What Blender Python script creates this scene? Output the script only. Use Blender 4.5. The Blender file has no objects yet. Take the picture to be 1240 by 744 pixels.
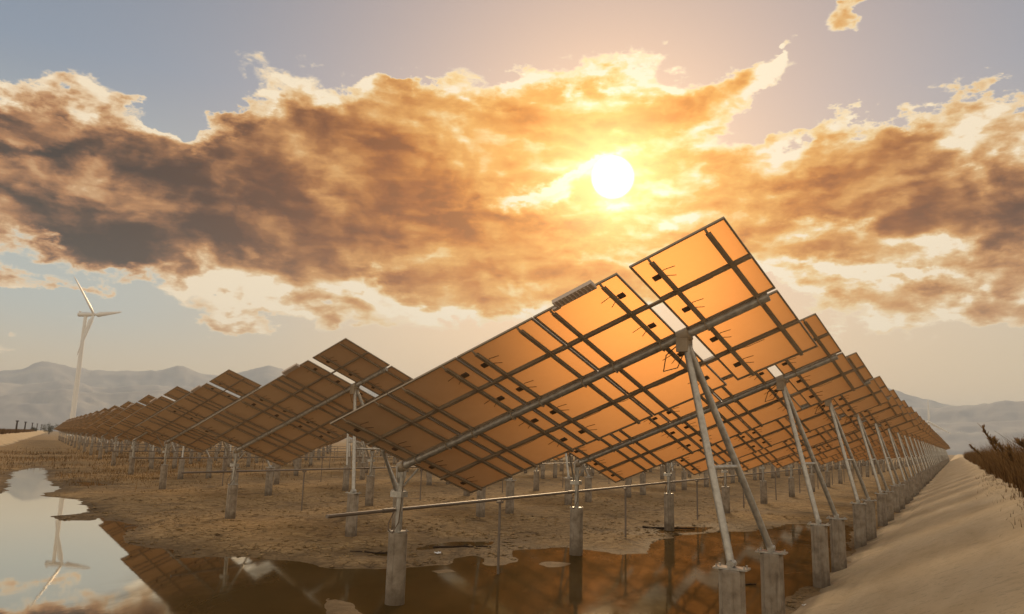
import bpy, bmesh, math, random
import numpy as np
from mathutils import Vector, Matrix, noise as mnoise

sc = bpy.context.scene
COL = sc.collection
random.seed(7)
rng = np.random.default_rng(11)
R = math.radians

# ------------------------------------------------------------------ camera
cam_d = bpy.data.cameras.new('camera')
cam = bpy.data.objects.new('camera', cam_d)
COL.objects.link(cam)
cam_d.sensor_width = 36.0
cam_d.lens = 26.177
cam_d.clip_start = 0.1
cam_d.clip_end = 60000
PITCH, ROLL, CAMZ = 0.17906, 0.02632, 3.366
_U = Vector((0, -math.sin(PITCH), math.cos(PITCH)))
_F = Vector((0, math.cos(PITCH), math.sin(PITCH)))
_X = Vector((1, 0, 0))
_r = _X * math.cos(ROLL) + _U * math.sin(ROLL)
_u = -_X * math.sin(ROLL) + _U * math.cos(ROLL)
cam.matrix_world = Matrix(((_r.x, _u.x, -_F.x, 0), (_r.y, _u.y, -_F.y, 0), (_r.z, _u.z, -_F.z, CAMZ), (0, 0, 0, 1)))
sc.camera = cam

# ------------------------------------------------------------------ view, sun, sky
sc.view_settings.view_transform = 'Standard'
sc.view_settings.look = 'None'
sc.view_settings.exposure = 0.0
sc.view_settings.gamma = 1.0
sc.render.engine = 'CYCLES'
sc.cycles.max_bounces = 8
sc.cycles.volume_bounces = 1

SUN_AZ, SUN_EL = R(7.81), R(20.16)       # azimuth from +Y towards +X
SUN_DIR = Vector((math.sin(SUN_AZ) * math.cos(SUN_EL), math.cos(SUN_AZ) * math.cos(SUN_EL), math.sin(SUN_EL)))
sun_d = bpy.data.lights.new('sun', 'SUN')
sun_d.energy = 2.5
sun_d.angle = R(15)         # sun veiled by heavy cloud: soft shadows
sun_d.color = (1.0, 0.72, 0.42)
sun = bpy.data.objects.new('sun', sun_d)
COL.objects.link(sun)
sun.rotation_euler = SUN_DIR.to_track_quat('Z', 'Y').to_euler()

def lin(r, g, b):
    f = lambda c: ((c / 255 + 0.055) / 1.055) ** 2.4 if c > 10 else c / 255 / 12.92
    return (f(r), f(g), f(b), 1.0)

class NT:
    """thin helper round a node tree"""
    def __init__(self, tree):
        self.t = tree; self.n = tree.nodes; self.l = tree.links
        self.n.clear()
    def node(self, typ, **kw):
        n = self.n.new(typ)
        for k, v in kw.items(): setattr(n, k, v)
        return n
    def put(self, sock, v):
        if v is None: return
        if isinstance(v, bpy.types.NodeSocket): self.l.new(v, sock)
        else: sock.default_value = v
    def m(self, op, a, b=None, c=None, clamp=False):
        n = self.node('ShaderNodeMath', operation=op, use_clamp=clamp)
        self.put(n.inputs[0], a); self.put(n.inputs[1], b); self.put(n.inputs[2], c)
        return n.outputs[0]
    def vm(self, op, a, b=None, s=None):
        n = self.node('ShaderNodeVectorMath', operation=op)
        self.put(n.inputs[0], a); self.put(n.inputs[1], b)
        if s is not None: self.put(n.inputs['Scale'], s)
        return n.outputs['Value'] if op in ('DOT_PRODUCT', 'LENGTH') else n.outputs[0]
    def ss(self, v, a, b, lo=0.0, hi=1.0):
        n = self.node('ShaderNodeMapRange', interpolation_type='SMOOTHSTEP')
        self.put(n.inputs[0], v); self.put(n.inputs[1], a); self.put(n.inputs[2], b); self.put(n.inputs[3], lo); self.put(n.inputs[4], hi)
        return n.outputs[0]
    def lr(self, v, a, b, lo=0.0, hi=1.0):
        n = self.node('ShaderNodeMapRange')
        self.put(n.inputs[0], v); self.put(n.inputs[1], a); self.put(n.inputs[2], b); self.put(n.inputs[3], lo); self.put(n.inputs[4], hi)
        return n.outputs[0]
    def mix(self, f, a, b, blend='MIX'):
        n = self.node('ShaderNodeMix', data_type='RGBA', blend_type=blend)
        self.put(n.inputs[0], f); self.put(n.inputs[6], a); self.put(n.inputs[7], b)
        return n.outputs[2]
    def ramp(self, f, stops):
        n = self.node('ShaderNodeValToRGB')
        e = n.color_ramp.elements
        while len(e) > 1: e.remove(e[-1])
        e[0].position = stops[0][0]; e[0].color = stops[0][1]
        for p, c in stops[1:]:
            k = e.new(p); k.color = c
        self.put(n.inputs[0], f)
        return n.outputs[0]
    def noise(self, vec, scale, detail=4, rough=0.55, dist=0.0, color=False, lac=2.0):
        n = self.node('ShaderNodeTexNoise', noise_dimensions='3D')
        self.put(n.inputs['Vector'], vec); n.inputs['Scale'].default_value = scale
        n.inputs['Detail'].default_value = detail; n.inputs['Roughness'].default_value = rough
        n.inputs['Lacunarity'].default_value = lac
        n.inputs['Distortion'].default_value = dist
        return n.outputs['Color'] if color else n.outputs[0]

# lobes of the evening sky: azimuth, elevation, radii, turn (degrees), weight
COVER = [(-35.52, 19.69, 6.27, 2.0, -0.6999999999999993, 0.95),
         (-30.21, 15.92, 12.89, 3.9, 10.3, 1.0),
         (-17.67, 18.89, 11.5, 5.38, 11.9, 1.0),
         (-5.62, 20.59, 11.25, 5.05, 7.1, 1.0),
         (6.34, 23.58, 11.32, 3.53, -1.1, 0.85),
         (16.8, 26.54, 6.88, 1.35, 4.3, 0.75),
         (1.19, 14.85, 17.68, 3.66, -1.9, 0.85),
         (-19.91, 10.47, 10.89, 1.91, 2.2, 0.55),
         (26.99, 19.58, 12.21, 2.76, -9.7, 0.8),
         (29.28, 14.56, 13.0, 4.15, -6.2, 1.0),
         (29.47, 9.91, 10.78, 1.66, -5.8, 0.6),
         (-3.27, 11.43, 7.75, 1.9, -2.9, 0.55),
         (-13.95, 10.22, 5.49, 1.85, 0.0, 0.45),
         (4.5, 11.11, 5.79, 1.52, 6.6, 0.4),
         (32.77, 21.37, 5.26, 1.65, -6.800000000000001, 0.85),
         (27.08, 29.28, 1.87, 0.81, 8.9, 0.55),
         (20.88, 28.17, 0.96, 0.43, 12.2, 0.4),
         (-34.03, 6.31, 2.64, 0.47, 4.0, 0.45),
         (-20.59, 8.43, 2.82, 0.47, 2.7, 0.35),
         (-32.39, 9.73, 3.7, 0.54, 4.7, 0.4),
         (19.47, 23.43, 6.61, 1.36, 12.0, -0.75),
         (24.51, 24.38, 3.94, 1.42, -2.4000000000000004, -0.6),
         (2.08, 19.13, 6.3, 0.74, 17.7, -0.55),
         (-9.03, 11.16, 2.66, 1.25, 3.2, -0.55),
         (19.28, 10.01, 2.87, 1.08, -1.9, -0.5),
         (-32.76, 8.92, 5.04, 1.07, 5.4, -0.75),
         (-26.48, 22.42, 2.07, 1.19, -8.7, -0.6),
         (0.84, 28.23, 6.17, 0.8, 12.8, -0.2),
         (-9.98, 27.05, 3.98, 0.57, 5.2, -0.3),
         (-25.16, 23.13, 3.9, 0.87, 21.0, -0.3),
         (-34.18, 23.68, 5.64, 0.79, 3.5, -0.3)]
SHADE = [(-35.33, 18.28, 4.25, 0.71, 9.5, 0.53),
         (-27.17, 18.94, 5.3, 1.32, 10.4, 0.36),
         (-20.87, 17.88, 4.65, 1.28, 3.8, 0.32),
         (-28.34, 12.87, 14.74, 1.89, 6.300000000000001, 0.39),
         (-35.69, 14.16, 4.8, 2.05, 11.4, 0.15),
         (-30.21, 15.92, 7.93, 0.76, 4.300000000000001, -0.14),
         (-18.62, 15.9, 10.67, 0.59, 2.5, -0.1),
         (-11.96, 17.61, 8.88, 1.83, 4.9, 0.22),
         (30.41, 16.36, 9.36, 1.2, -5.4, 0.32),
         (31.17, 13.2, 7.19, 0.54, -10.0, 0.18),
         (21.38, 19.31, 5.2, 0.69, -1.5999999999999996, 0.2),
         (26.54, 11.98, 7.81, 0.51, -6.2, 0.2),
         (27.13, 21.67, 3.74, 0.76, -4.6, 0.2),
         (-4.11, 16.26, 9.17, 0.75, -1.5, 0.26),
         (-9.66, 22.07, 5.88, 0.84, -1.2999999999999998, 0.19),
         (29.8, 14.78, 7.93, 0.44, -8.4, -0.19),
         (23.36, 13.07, 6.6, 0.47, -3.9, -0.22),
         (31.0, 10.8, 5.72, 0.49, -6.6, -0.19),
         (-33.97, 22.18, 7.04, 1.4, 1.6999999999999993, -0.31),
         (1.74, 19.37, 7.31, 0.8, 17.8, -0.37),
         (32.94, 20.54, 4.75, 1.76, -10.5, -0.81),
         (16.8, 26.54, 8.14, 1.46, 4.3, -0.31),
         (0.9, 26.37, 11.58, 1.29, 4.8, -0.28),
         (-16.93, 24.62, 6.85, 0.91, 11.8, -0.25),
         (-23.86, 21.69, 3.39, 0.67, 30.0, -0.19),
         (-31.4, 17.45, 1.95, 0.64, 61.5, -0.19),
         (-6.43, 10.03, 14.03, 1.51, -1.5, -0.31),
         (-22.67, 9.73, 8.27, 1.05, 1.5, -0.31),
         (22.65, 15.76, 3.92, 0.81, -4.7, -0.25),
         (26.93, 9.67, 6.67, 1.02, -3.2, -0.25),
         (-4.41, 23.33, 7.37, 1.44, 2.8, -0.12),
         (28.11, 12.14, 10.13, 3.37, -4.7, -0.22),
         (21.42, 20.24, 7.53, 2.3, -5.9, -0.16),
         (-29.26, 12.0, 13.44, 1.21, 6.1, 0.2)]

def build_sky():
    w = bpy.data.worlds.new('World'); sc.world = w; w.use_nodes = True
    T = NT(w.node_tree)
    out = T.node('ShaderNodeOutputWorld'); bg = T.node('ShaderNodeBackground')
    T.l.new(bg.outputs[0], out.inputs[0])
    d = T.node('ShaderNodeTexCoord').outputs['Generated']
    sx = T.node('ShaderNodeSeparateXYZ'); T.l.new(d, sx.inputs[0])
    az = T.m('MULTIPLY', T.m('ARCTAN2', sx.outputs[0], sx.outputs[1]), 57.29578)
    el = T.m('MULTIPLY', T.m('ARCSINE', sx.outputs[2]), 57.29578)
    cb = T.node('ShaderNodeCombineXYZ'); T.l.new(az, cb.inputs[0]); T.l.new(el, cb.inputs[1])
    P = cb.outputs[0]
    st = T.node('ShaderNodeVectorMath', operation='MULTIPLY'); T.l.new(d, st.inputs[0]); st.inputs[1].default_value = (1, 1, 1.9)
    D3 = st.outputs[0]
    # billowing: bend the lobe coordinates with noise
    wn = T.noise(D3, 5.5, 6, 0.58, color=True)
    wv = T.vm('MULTIPLY', T.vm('SUBTRACT', wn, (0.5, 0.5, 0.5)), (15.0, 11.0, 0))
    wn2 = T.noise(D3, 26.0, 5, 0.6, color=True)
    wv2 = T.vm('MULTIPLY', T.vm('SUBTRACT', wn2, (0.5, 0.5, 0.5)), (3.4, 2.6, 0))
    Pw = T.vm('ADD', T.vm('ADD', P, wv), wv2)
    def lobes(tab):
        acc = None
        for (a, e, ra, rb, rot, wt) in tab:
            mp = T.node('ShaderNodeMapping', vector_type='TEXTURE')
            T.l.new(Pw, mp.inputs[0])
            mp.inputs[1].default_value = (a, e, 0); mp.inputs[2].default_value = (0, 0, R(rot)); mp.inputs[3].default_value = (ra, rb, 1)
            q = T.vm('DOT_PRODUCT', mp.outputs[0], mp.outputs[0])
            g = T.m('POWER', 0.42, q)
            acc = T.m('MULTIPLY', g, wt) if acc is None else T.m('MULTIPLY_ADD', g, wt, acc)
        return acc
    n_big = T.noise(D3, 9.0, 9, 0.6, 0.25)
    n_fine = T.noise(D3, 34.0, 7, 0.62, 0.4)
    n_str = T.noise(T.vm('MULTIPLY', D3, (1, 1, 3.4)), 8.0, 4, 0.5, 0.3)
    # away from the bank: unseen cloud added all round for warmer, brighter ambient light
    away = T.ss(T.m('ABSOLUTE', az), 42.0, 75.0, 0.0, 0.75)
    cov = T.m('ADD', lobes(COVER), T.m('MULTIPLY', away, T.ss(el, 75.0, 20.0)))
    # soft rolling body; the side of each billow that faces the sun is lit
    bend = T.vm('MULTIPLY', T.vm('SUBTRACT', wn, (0.5, 0.5, 0.5)), (0.10, 0.10, 0.14))
    B3 = T.vm('ADD', D3, bend)
    toward = T.vm('MULTIPLY', T.vm('SUBTRACT', tuple(SUN_DIR), d), (1, 1, 1.6))
    toward = T.vm('NORMALIZE', T.vm('ADD', toward, (0, 0, 0.25)))
    soft = T.noise(B3, 10.0, 4.5, 0.48)
    soft_o = T.noise(T.vm('ADD', B3, T.vm('MULTIPLY', toward, (0.020, 0.020, 0.020))), 10.0, 4.5, 0.48)
    cov = T.m('ADD', cov, T.m('MULTIPLY_ADD', n_big, 0.95, -0.475))
    cov = T.m('ADD', cov, T.m('MULTIPLY_ADD', n_fine, 0.60, -0.30))
    alpha = T.ss(cov, 0.30, 0.48)
    inner = T.ss(cov, 0.36, 0.66)                       # rims stay thin and bright
    body = T.m('ADD', lobes(SHADE), T.m('MULTIPLY_ADD', soft, 1.05, -0.51))
    body = T.m('ADD', body, T.m('MULTIPLY_ADD', n_str, 0.65, -0.31))
    body = T.m('ADD', body, T.m('MULTIPLY_ADD', n_fine, 0.16, -0.08))
    relief = T.m('MULTIPLY', T.m('SUBTRACT', soft_o, soft), 2.7)
    body = T.m('ADD', body, relief)
    body = T.m('SUBTRACT', body, away)  # added out-of-view cloud kept thin and pale to brighten the ambient
    thick = T.m('MULTIPLY_ADD', body, inner, T.lr(cov, 0.34, 1.05, 0.0, 0.53), clamp=True)
    # angle to the sun
    cosang = T.vm('DOT_PRODUCT', d, tuple(SUN_DIR))
    ang = T.m('MULTIPLY', T.m('ARCCOSINE', T.m('MINIMUM', cosang, 1.0)), 57.29578)
    near = T.m('POWER', 2.71828, T.m('MULTIPLY', T.m('POWER', T.m('DIVIDE', ang, 21.0), 2.0), -1.0))
    tight = T.m('POWER', 2.71828, T.m('MULTIPLY', ang, -1.0 / 5.0))
    # clear sky: physical sky warmed by the evening air
    ns = T.node('ShaderNodeTexSky', sky_type='NISHITA')
    ns.sun_disc = False; ns.sun_elevation = SUN_EL; ns.sun_rotation = SUN_AZ
    ns.air_density = 1.6; ns.dust_density = 3.0; ns.ozone_density = 1.0
    nsk = T.mix(1.0, ns.outputs[0], (0.1, 0.1, 0.1, 1), 'MULTIPLY')
    grad = T.ramp(T.lr(el, 0.0, 40.0), [(0.0, lin(200, 182, 154)), (0.10, lin(208, 188, 158)), (0.24, lin(204, 190, 168)), (0.42, lin(164, 168, 172)), (0.62, lin(132, 148, 168)), (0.82, lin(118, 132, 152)), (1.0, lin(104, 116, 138))])
    clear = T.mix(T.ss(T.m('ABSOLUTE', az), 60, 130, 0.12, 0.6), grad, nsk)
    lowleft = T.m('MULTIPLY', T.m('MULTIPLY', T.ss(az, -8.0, -32.0), T.ss(el, 3.0, 9.0)), T.ss(el, 24.0, 14.0))
    clear = T.mix(T.m('MULTIPLY', lowleft, 0.75), clear, lin(176, 190, 190))
    clear = T.mix(T.m('MULTIPLY', near, 0.62), clear, lin(244, 196, 166))
    # cloud: lit rims to dark cores, warmer towards the sun
    far_c = T.ramp(thick, [(0.0, lin(250, 230, 198)), (0.10, lin(232, 200, 160)), (0.24, lin(206, 160, 114)), (0.42, lin(176, 122, 80)), (0.62, lin(118, 80, 58)), (0.80, lin(62, 46, 42)), (1.0, lin(24, 24, 32))])
    near_c = T.ramp(T.m('MULTIPLY', thick, 0.9), [(0.0, lin(255, 242, 216)), (0.12, lin(255, 222, 156)), (0.30, lin(250, 184, 92)), (0.6, lin(230, 140, 52)), (0.8, lin(196, 108, 42)), (1.0, lin(150, 82, 40))])
    cloud = T.mix(T.m('MULTIPLY', near, 1.05, clamp=True), far_c, near_c)
    sky = T.mix(alpha, clear, cloud)
    # glow and disc
    glow = T.mix(1.0, (1.0, 0.62, 0.20, 1), T.m('MULTIPLY', tight, 0.62), 'MULTIPLY')
    sky = T.mix(1.0, sky, glow, 'ADD')
    wide = T.m('POWER', 2.71828, T.m('MULTIPLY', ang, -1.0 / 8.0))
    sky = T.mix(1.0, sky, T.mix(1.0, (1.0, 0.50, 0.10, 1), T.m('MULTIPLY', wide, 0.33), 'MULTIPLY'), 'ADD')
    core = T.m('POWER', 2.71828, T.m('MULTIPLY', T.m('POWER', T.m('DIVIDE', ang, 3.8), 2.0), -1.0))
    sky = T.mix(1.0, sky, T.mix(1.0, (1.0, 0.85, 0.5, 1), T.m('MULTIPLY', core, 0.6), 'MULTIPLY'), 'ADD')
    disc = T.ss(ang, 1.70, 1.30)
    sky = T.mix(disc, sky, (3.0, 2.9, 2.5, 1))
    # below the horizon: dull earth
    sky = T.mix(T.ss(el, -0.3, -3.0), sky, lin(120, 100, 78))
    T.l.new(T.mix(1.0, sky, (10, 10, 10, 1), 'MULTIPLY'), bg.inputs[0])
    bg.inputs[1].default_value = 0.1
    w.cycles.sampling_method = 'MANUAL'; w.cycles.sample_map_resolution = 1024
build_sky()

# ------------------------------------------------------------------ materials
def mat(name, fn):
    m = bpy.data.materials.new(name); m.use_nodes = True
    T = NT(m.node_tree)
    o = T.node('ShaderNodeOutputMaterial')
    fn(T, o)
    return m
def pbsdf(T, o, **kw):
    b = T.node('ShaderNodeBsdfPrincipled')
    for k, v in kw.items(): T.put(b.inputs[k.replace('_', ' ')], v)
    T.l.new(b.outputs[0], o.inputs[0])
    return b
def bump(T, h, strength=0.3, dist=0.02):
    b = T.node('ShaderNodeBump'); b.inputs['Strength'].default_value = strength; b.inputs['Distance'].default_value = dist
    T.put(b.inputs['Height'], h)
    return b.outputs[0]
def objco(T): return T.node('ShaderNodeTexCoord').outputs['Object']
def geopos(T): return T.node('ShaderNodeNewGeometry').outputs['Position']

def f_steel(T, o):
    n = T.noise(objco(T), 9, 5, 0.6)
    c = T.ramp(n, [(0.3, (0.30, 0.28, 0.26, 1)), (0.55, (0.46, 0.44, 0.41, 1)), (0.75, (0.55, 0.53, 0.50, 1))])
    pbsdf(T, o, Base_Color=c, Metallic=0.55, Roughness=T.lr(n, 0.2, 0.8, 0.32, 0.55))
def f_rail(T, o):
    n = T.noise(geopos(T), 6, 5, 0.6)
    c = T.ramp(n, [(0.3, (0.29, 0.225, 0.16, 1)), (0.7, (0.39, 0.315, 0.235, 1))])
    pbsdf(T, o, Base_Color=c, Metallic=0.0, Roughness=0.6)
def f_rod(T, o): pbsdf(T, o, Base_Color=T.mix(T.noise(geopos(T), 3, 5, 0.65), (0.13, 0.095, 0.07, 1), (0.27, 0.225, 0.19, 1)), Metallic=0.2, Roughness=0.5)
def f_black(T, o): pbsdf(T, o, Base_Color=(0.15, 0.105, 0.072, 1), Roughness=0.55)
def f_frame(T, o): pbsdf(T, o, Base_Color=(0.34, 0.275, 0.205, 1), Metallic=0.0, Roughness=0.5)
def f_concrete(T, o):
    p = geopos(T)
    n = T.noise(p, 4, 7, 0.65)
    n2 = T.noise(T.vm('MULTIPLY', p, (14, 14, 0.7)), 1.0, 4, 0.6)
    c = T.ramp(n, [(0.25, (0.15, 0.115, 0.085, 1)), (0.5, (0.30, 0.25, 0.20, 1)), (0.8, (0.42, 0.37, 0.31, 1))])
    c = T.mix(T.ss(n2, 0.52, 0.75, 0, 0.6), c, (0.10, 0.075, 0.055, 1))
    sx = T.node('ShaderNodeSeparateXYZ'); T.l.new(p, sx.inputs[0])
    c = T.mix(T.ss(T.m('ADD', sx.outputs[2], T.m('MULTIPLY_ADD', n, 0.5, -0.25)), 0.55, 0.05, 0, 0.65), c, (0.085, 0.058, 0.036, 1))   # mud splash
    b = pbsdf(T, o, Base_Color=c, Roughness=0.85)
    T.l.new(bump(T, n, 0.5, 0.03), b.inputs['Normal'])
def f_laminate(T, o):
    # back: pale polymer sheet that passes some sun, tinted orange to imitate lens flare glow; front: dark cells under glass
    g = T.node('ShaderNodeNewGeometry')
    n = T.noise(g.outputs['Position'], 3.0, 4, 0.6)
    dif = T.node('ShaderNodeBsdfDiffuse'); T.put(dif.inputs[0], T.mix(n, (0.50, 0.385, 0.265, 1), (0.60, 0.47, 0.335, 1)))
    trn = T.node('ShaderNodeBsdfTranslucent'); T.put(trn.inputs[0], (0.95, 0.56, 0.28, 1))
    rfr = T.node('ShaderNodeBsdfRefraction'); rfr.inputs['Color'].default_value = (1.0, 0.46, 0.15, 1); rfr.inputs['Roughness'].default_value = 0.64; rfr.inputs['IOR'].default_value = 1.18
    m1 = T.node('ShaderNodeMixShader'); m1.inputs[0].default_value = 0.025
    T.l.new(dif.outputs[0], m1.inputs[1]); T.l.new(trn.outputs[0], m1.inputs[2])
    m2 = T.node('ShaderNodeMixShader'); m2.inputs[0].default_value = 0.040
    T.l.new(m1.outputs[0], m2.inputs[1]); T.l.new(rfr.outputs[0], m2.inputs[2])
    fr = T.node('ShaderNodeBsdfPrincipled'); fr.inputs['Base Color'].default_value = (0.01, 0.014, 0.035, 1); fr.inputs['Roughness'].default_value = 0.08
    m3 = T.node('ShaderNodeMixShader'); T.l.new(g.outputs['Backfacing'], m3.inputs[0])
    T.l.new(m2.outputs[0], m3.inputs[1]); T.l.new(fr.outputs[0], m3.inputs[2])
    T.l.new(m3.outputs[0], o.inputs[0])
def f_inverter(T, o): pbsdf(T, o, Base_Color=(0.62, 0.52, 0.45, 1), Roughness=0.5)
def f_white(T, o): pbsdf(T, o, Base_Color=(0.78, 0.78, 0.78, 1), Roughness=0.4)
def f_mud(T, o):
    p = geopos(T)
    sx = T.node('ShaderNodeSeparateXYZ'); T.l.new(p, sx.inputs[0]); z = sx.outputs[2]
    n1 = T.noise(p, 0.35, 8, 0.62); n2 = T.noise(p, 2.6, 8, 0.68, 0.6); n3 = T.noise(p, 14, 5, 0.7)
    n4 = T.noise(T.vm('MULTIPLY', p, (1.0, 0.45, 1)), 0.9, 6, 0.6, 1.0)
    c = T.ramp(n2, [(0.26, (0.21, 0.128, 0.055, 1)), (0.43, (0.345, 0.222, 0.102, 1)), (0.56, (0.43, 0.288, 0.140, 1)), (0.74, (0.54, 0.385, 0.205, 1))])
    c = T.mix(T.ss(n1, 0.48, 0.66, 0, 0.55), c, (0.18, 0.122, 0.07, 1))
    c = T.mix(T.ss(n4, 0.56, 0.66, 0, 0.6), c, (0.115, 0.076, 0.042, 1))
    c = T.mix(T.ss(n3, 0.55, 0.68, 0, 0.5), c, (0.10, 0.068, 0.034, 1))
    wet = T.ss(T.m('ADD', z, T.m('MULTIPLY_ADD', n2, 0.05, -0.025)), 0.045, -0.03)
    c = T.mix(T.m('MULTIPLY', wet, 0.6), c, (0.11, 0.070, 0.030, 1))
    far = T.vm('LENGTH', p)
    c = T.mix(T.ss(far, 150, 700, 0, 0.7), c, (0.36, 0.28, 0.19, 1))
    n6 = T.noise(p, 5.5, 6, 0.7, 1.2)
    vo = T.node('ShaderNodeTexVoronoi', feature='DISTANCE_TO_EDGE'); vo.inputs['Scale'].default_value = 2.6
    T.l.new(T.vm('ADD', p, T.vm('MULTIPLY', T.vm('SUBTRACT', T.noise(p, 1.7, 4, 0.6, color=True), (0.5, 0.5, 0.5)), (0.5, 0.5, 0))), vo.inputs['Vector'])
    crack = T.m('MULTIPLY', T.ss(vo.outputs['Distance'], 0.07, 0.0), T.ss(n1, 0.60, 0.42))
    c = T.mix(T.m('MULTIPLY', crack, 0.6), c, (0.085, 0.052, 0.024, 1))
    c = T.mix(T.ss(n6, 0.57, 0.64, 0, 0.4), c, (0.10, 0.064, 0.028, 1))
    b = pbsdf(T, o, Base_Color=c, Roughness=T.lr(wet, 0, 1, 0.95, 0.75))
    b.inputs['Specular IOR Level'].default_value = 0.15
    h = T.m('SUBTRACT', T.m('ADD', T.m('MULTIPLY', n2, 0.8), T.m('MULTIPLY', n3, 0.3)), T.m('MULTIPLY', crack, 0.35))
    T.l.new(bump(T, h, 0.9, 0.12), b.inputs['Normal'])
def f_water(T, o):
    p = geopos(T)
    r = T.noise(T.vm('MULTIPLY', p, (1, 0.6, 1)), 2.2, 4, 0.6)
    r2 = T.noise(T.vm('MULTIPLY', p, (1, 0.6, 1)), 9.0, 3, 0.6)
    n = bump(T, T.m('ADD', T.m('MULTIPLY', r, 0.7), T.m('MULTIPLY', r2, 0.12)), 0.014, 0.05)
    dif = T.node('ShaderNodeBsdfDiffuse')
    T.put(dif.inputs[0], T.mix(T.noise(p, 0.4, 6, 0.6), (0.060, 0.036, 0.011, 1), (0.105, 0.066, 0.024, 1)))
    gl = T.node('ShaderNodeBsdfGlossy'); gl.inputs['Color'].default_value = (0.92, 0.88, 0.80, 1); gl.inputs['Roughness'].default_value = 0.09
    T.l.new(n, gl.inputs['Normal'])
    lw = T.node('ShaderNodeLayerWeight'); lw.inputs[0].default_value = 0.5; T.l.new(n, lw.inputs['Normal'])
    sx = T.node('ShaderNodeSeparateXYZ'); T.l.new(p, sx.inputs[0])
    silt = T.noise(T.vm('MULTIPLY', p, (1, 0.5, 1)), 0.8, 6, 0.62, 0.6)
    murk = T.ss(T.m('ADD', sx.outputs[0], T.m('MULTIPLY_ADD', silt, 3.0, -1.5)), -9.5, -5.0)     # murky water; reflection also set by position: weakened under the trackers, boosted left
    mirror_boost = T.m('MULTIPLY', T.m('POWER', lw.outputs['Facing'], 2.6), 1.3, clamp=True)
    mirror_weak = T.m('MULTIPLY', T.m('POWER', lw.outputs['Facing'], 6.0), T.lr(silt, 0.35, 0.65, 0.42, 0.16), clamp=True)
    fm = T.node('ShaderNodeMix'); T.l.new(murk, fm.inputs[0]); T.l.new(mirror_boost, fm.inputs[2]); T.l.new(mirror_weak, fm.inputs[3]); fr = fm.outputs[0]
    T.l.new(T.lr(murk, 0, 1, 0.02, 0.06), gl.inputs['Roughness'])
    m = T.node('ShaderNodeMixShader'); T.l.new(fr, m.inputs[0])
    T.l.new(dif.outputs[0], m.inputs[1]); T.l.new(gl.outputs[0], m.inputs[2])
    T.l.new(m.outputs[0], o.inputs[0])
def f_bank(T, o):
    p = geopos(T)
    rot = T.node('ShaderNodeMapping'); T.l.new(p, rot.inputs[0]); rot.inputs[2].default_value = (0, 0, 0.5352)
    q = rot.outputs[0]      # x across the slope, y along it
    n1 = T.noise(T.vm('MULTIPLY', q, (1.2, 0.35, 1)), 0.8, 8, 0.62, 0.4)
    n2 = T.noise(T.vm('MULTIPLY', q, (0.7, 2.2, 1)), 1.4, 7, 0.65, 0.5)
    n3 = T.noise(p, 9, 6, 0.7)
    c = T.ramp(n1, [(0.28, (0.47, 0.335, 0.18, 1)), (0.5, (0.57, 0.425, 0.245, 1)), (0.72, (0.65, 0.50, 0.305, 1))])
    c = T.mix(T.ss(n2, 0.54, 0.72, 0, 0.38), c, (0.24, 0.175, 0.105, 1))
    c = T.mix(T.ss(n3, 0.53, 0.70, 0, 0.5), c, (0.20, 0.145, 0.085, 1))
    sx = T.node('ShaderNodeSeparateXYZ'); T.l.new(p, sx.inputs[0])
    c = T.mix(T.ss(T.m('ADD', sx.outputs[2], T.m('MULTIPLY_ADD', n1, 0.8, -0.4)), 0.30, 0.0, 0, 0.7), c, (0.13, 0.088, 0.05, 1))
    b = pbsdf(T, o, Base_Color=c, Roughness=0.9)
    n5 = T.noise(p, 38, 4, 0.75)
    T.l.new(bump(T, T.m('ADD', T.m('MULTIPLY', n2, 0.15), T.m('ADD', T.m('MULTIPLY', n3, 0.35), T.m('MULTIPLY', n5, 0.35))), 0.55, 0.04), b.inputs['Normal'])
def f_hill(T, o):
    p = geopos(T)
    n = T.noise(p, 0.004, 8, 0.6)
    c = T.ramp(n, [(0.35, (0.38, 0.385, 0.40, 1)), (0.55, (0.45, 0.45, 0.45, 1)), (0.7, (0.54, 0.52, 0.49, 1))])
    pbsdf(T, o, Base_Color=c, Roughness=1.0)
def f_dry(a, b_):
    def f(T, o):
        n = T.noise(geopos(T), 1.6, 4, 0.6)
        oi = T.node('ShaderNodeAttribute'); oi.attribute_name = 'tone'
        c = T.mix(n, a, b_)
        c = T.mix(oi.outputs['Fac'], c, (a[0] * 0.32, a[1] * 0.27, a[2] * 0.24, 1))
        d = T.node('ShaderNodeBsdfDiffuse'); T.put(d.inputs[0], c)
        t = T.node('ShaderNodeBsdfTranslucent'); T.put(t.inputs[0], c)
        m = T.node('ShaderNodeMixShader'); m.inputs[0].default_value = 0.45
        T.l.new(d.outputs[0], m.inputs[1]); T.l.new(t.outputs[0], m.inputs[2]); T.l.new(m.outputs[0], o.inputs[0])
    return f

M = {k: mat(k, f) for k, f in dict(galvanised_steel=f_steel, rail_steel=f_rail, rod_steel=f_rod, black_plastic=f_black, panel_frame=f_frame, concrete=f_concrete,
     panel_laminate=f_laminate, inverter_metal=f_inverter, white_paint=f_white, mud=f_mud, pond_water=f_water, bank=f_bank, hill=f_hill,
     dry_grass=f_dry((0.25, 0.15, 0.065, 1), (0.38, 0.25, 0.12, 1)), reeds=f_dry((0.13, 0.075, 0.032, 1), (0.25, 0.155, 0.07, 1)),
     leaf=f_dry((0.06, 0.06, 0.035, 1), (0.10, 0.09, 0.05, 1)), bark=f_dry((0.08, 0.055, 0.035, 1), (0.12, 0.085, 0.055, 1)),
     post_wood=f_dry((0.07, 0.05, 0.04, 1), (0.11, 0.08, 0.06, 1))).items()}

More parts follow.
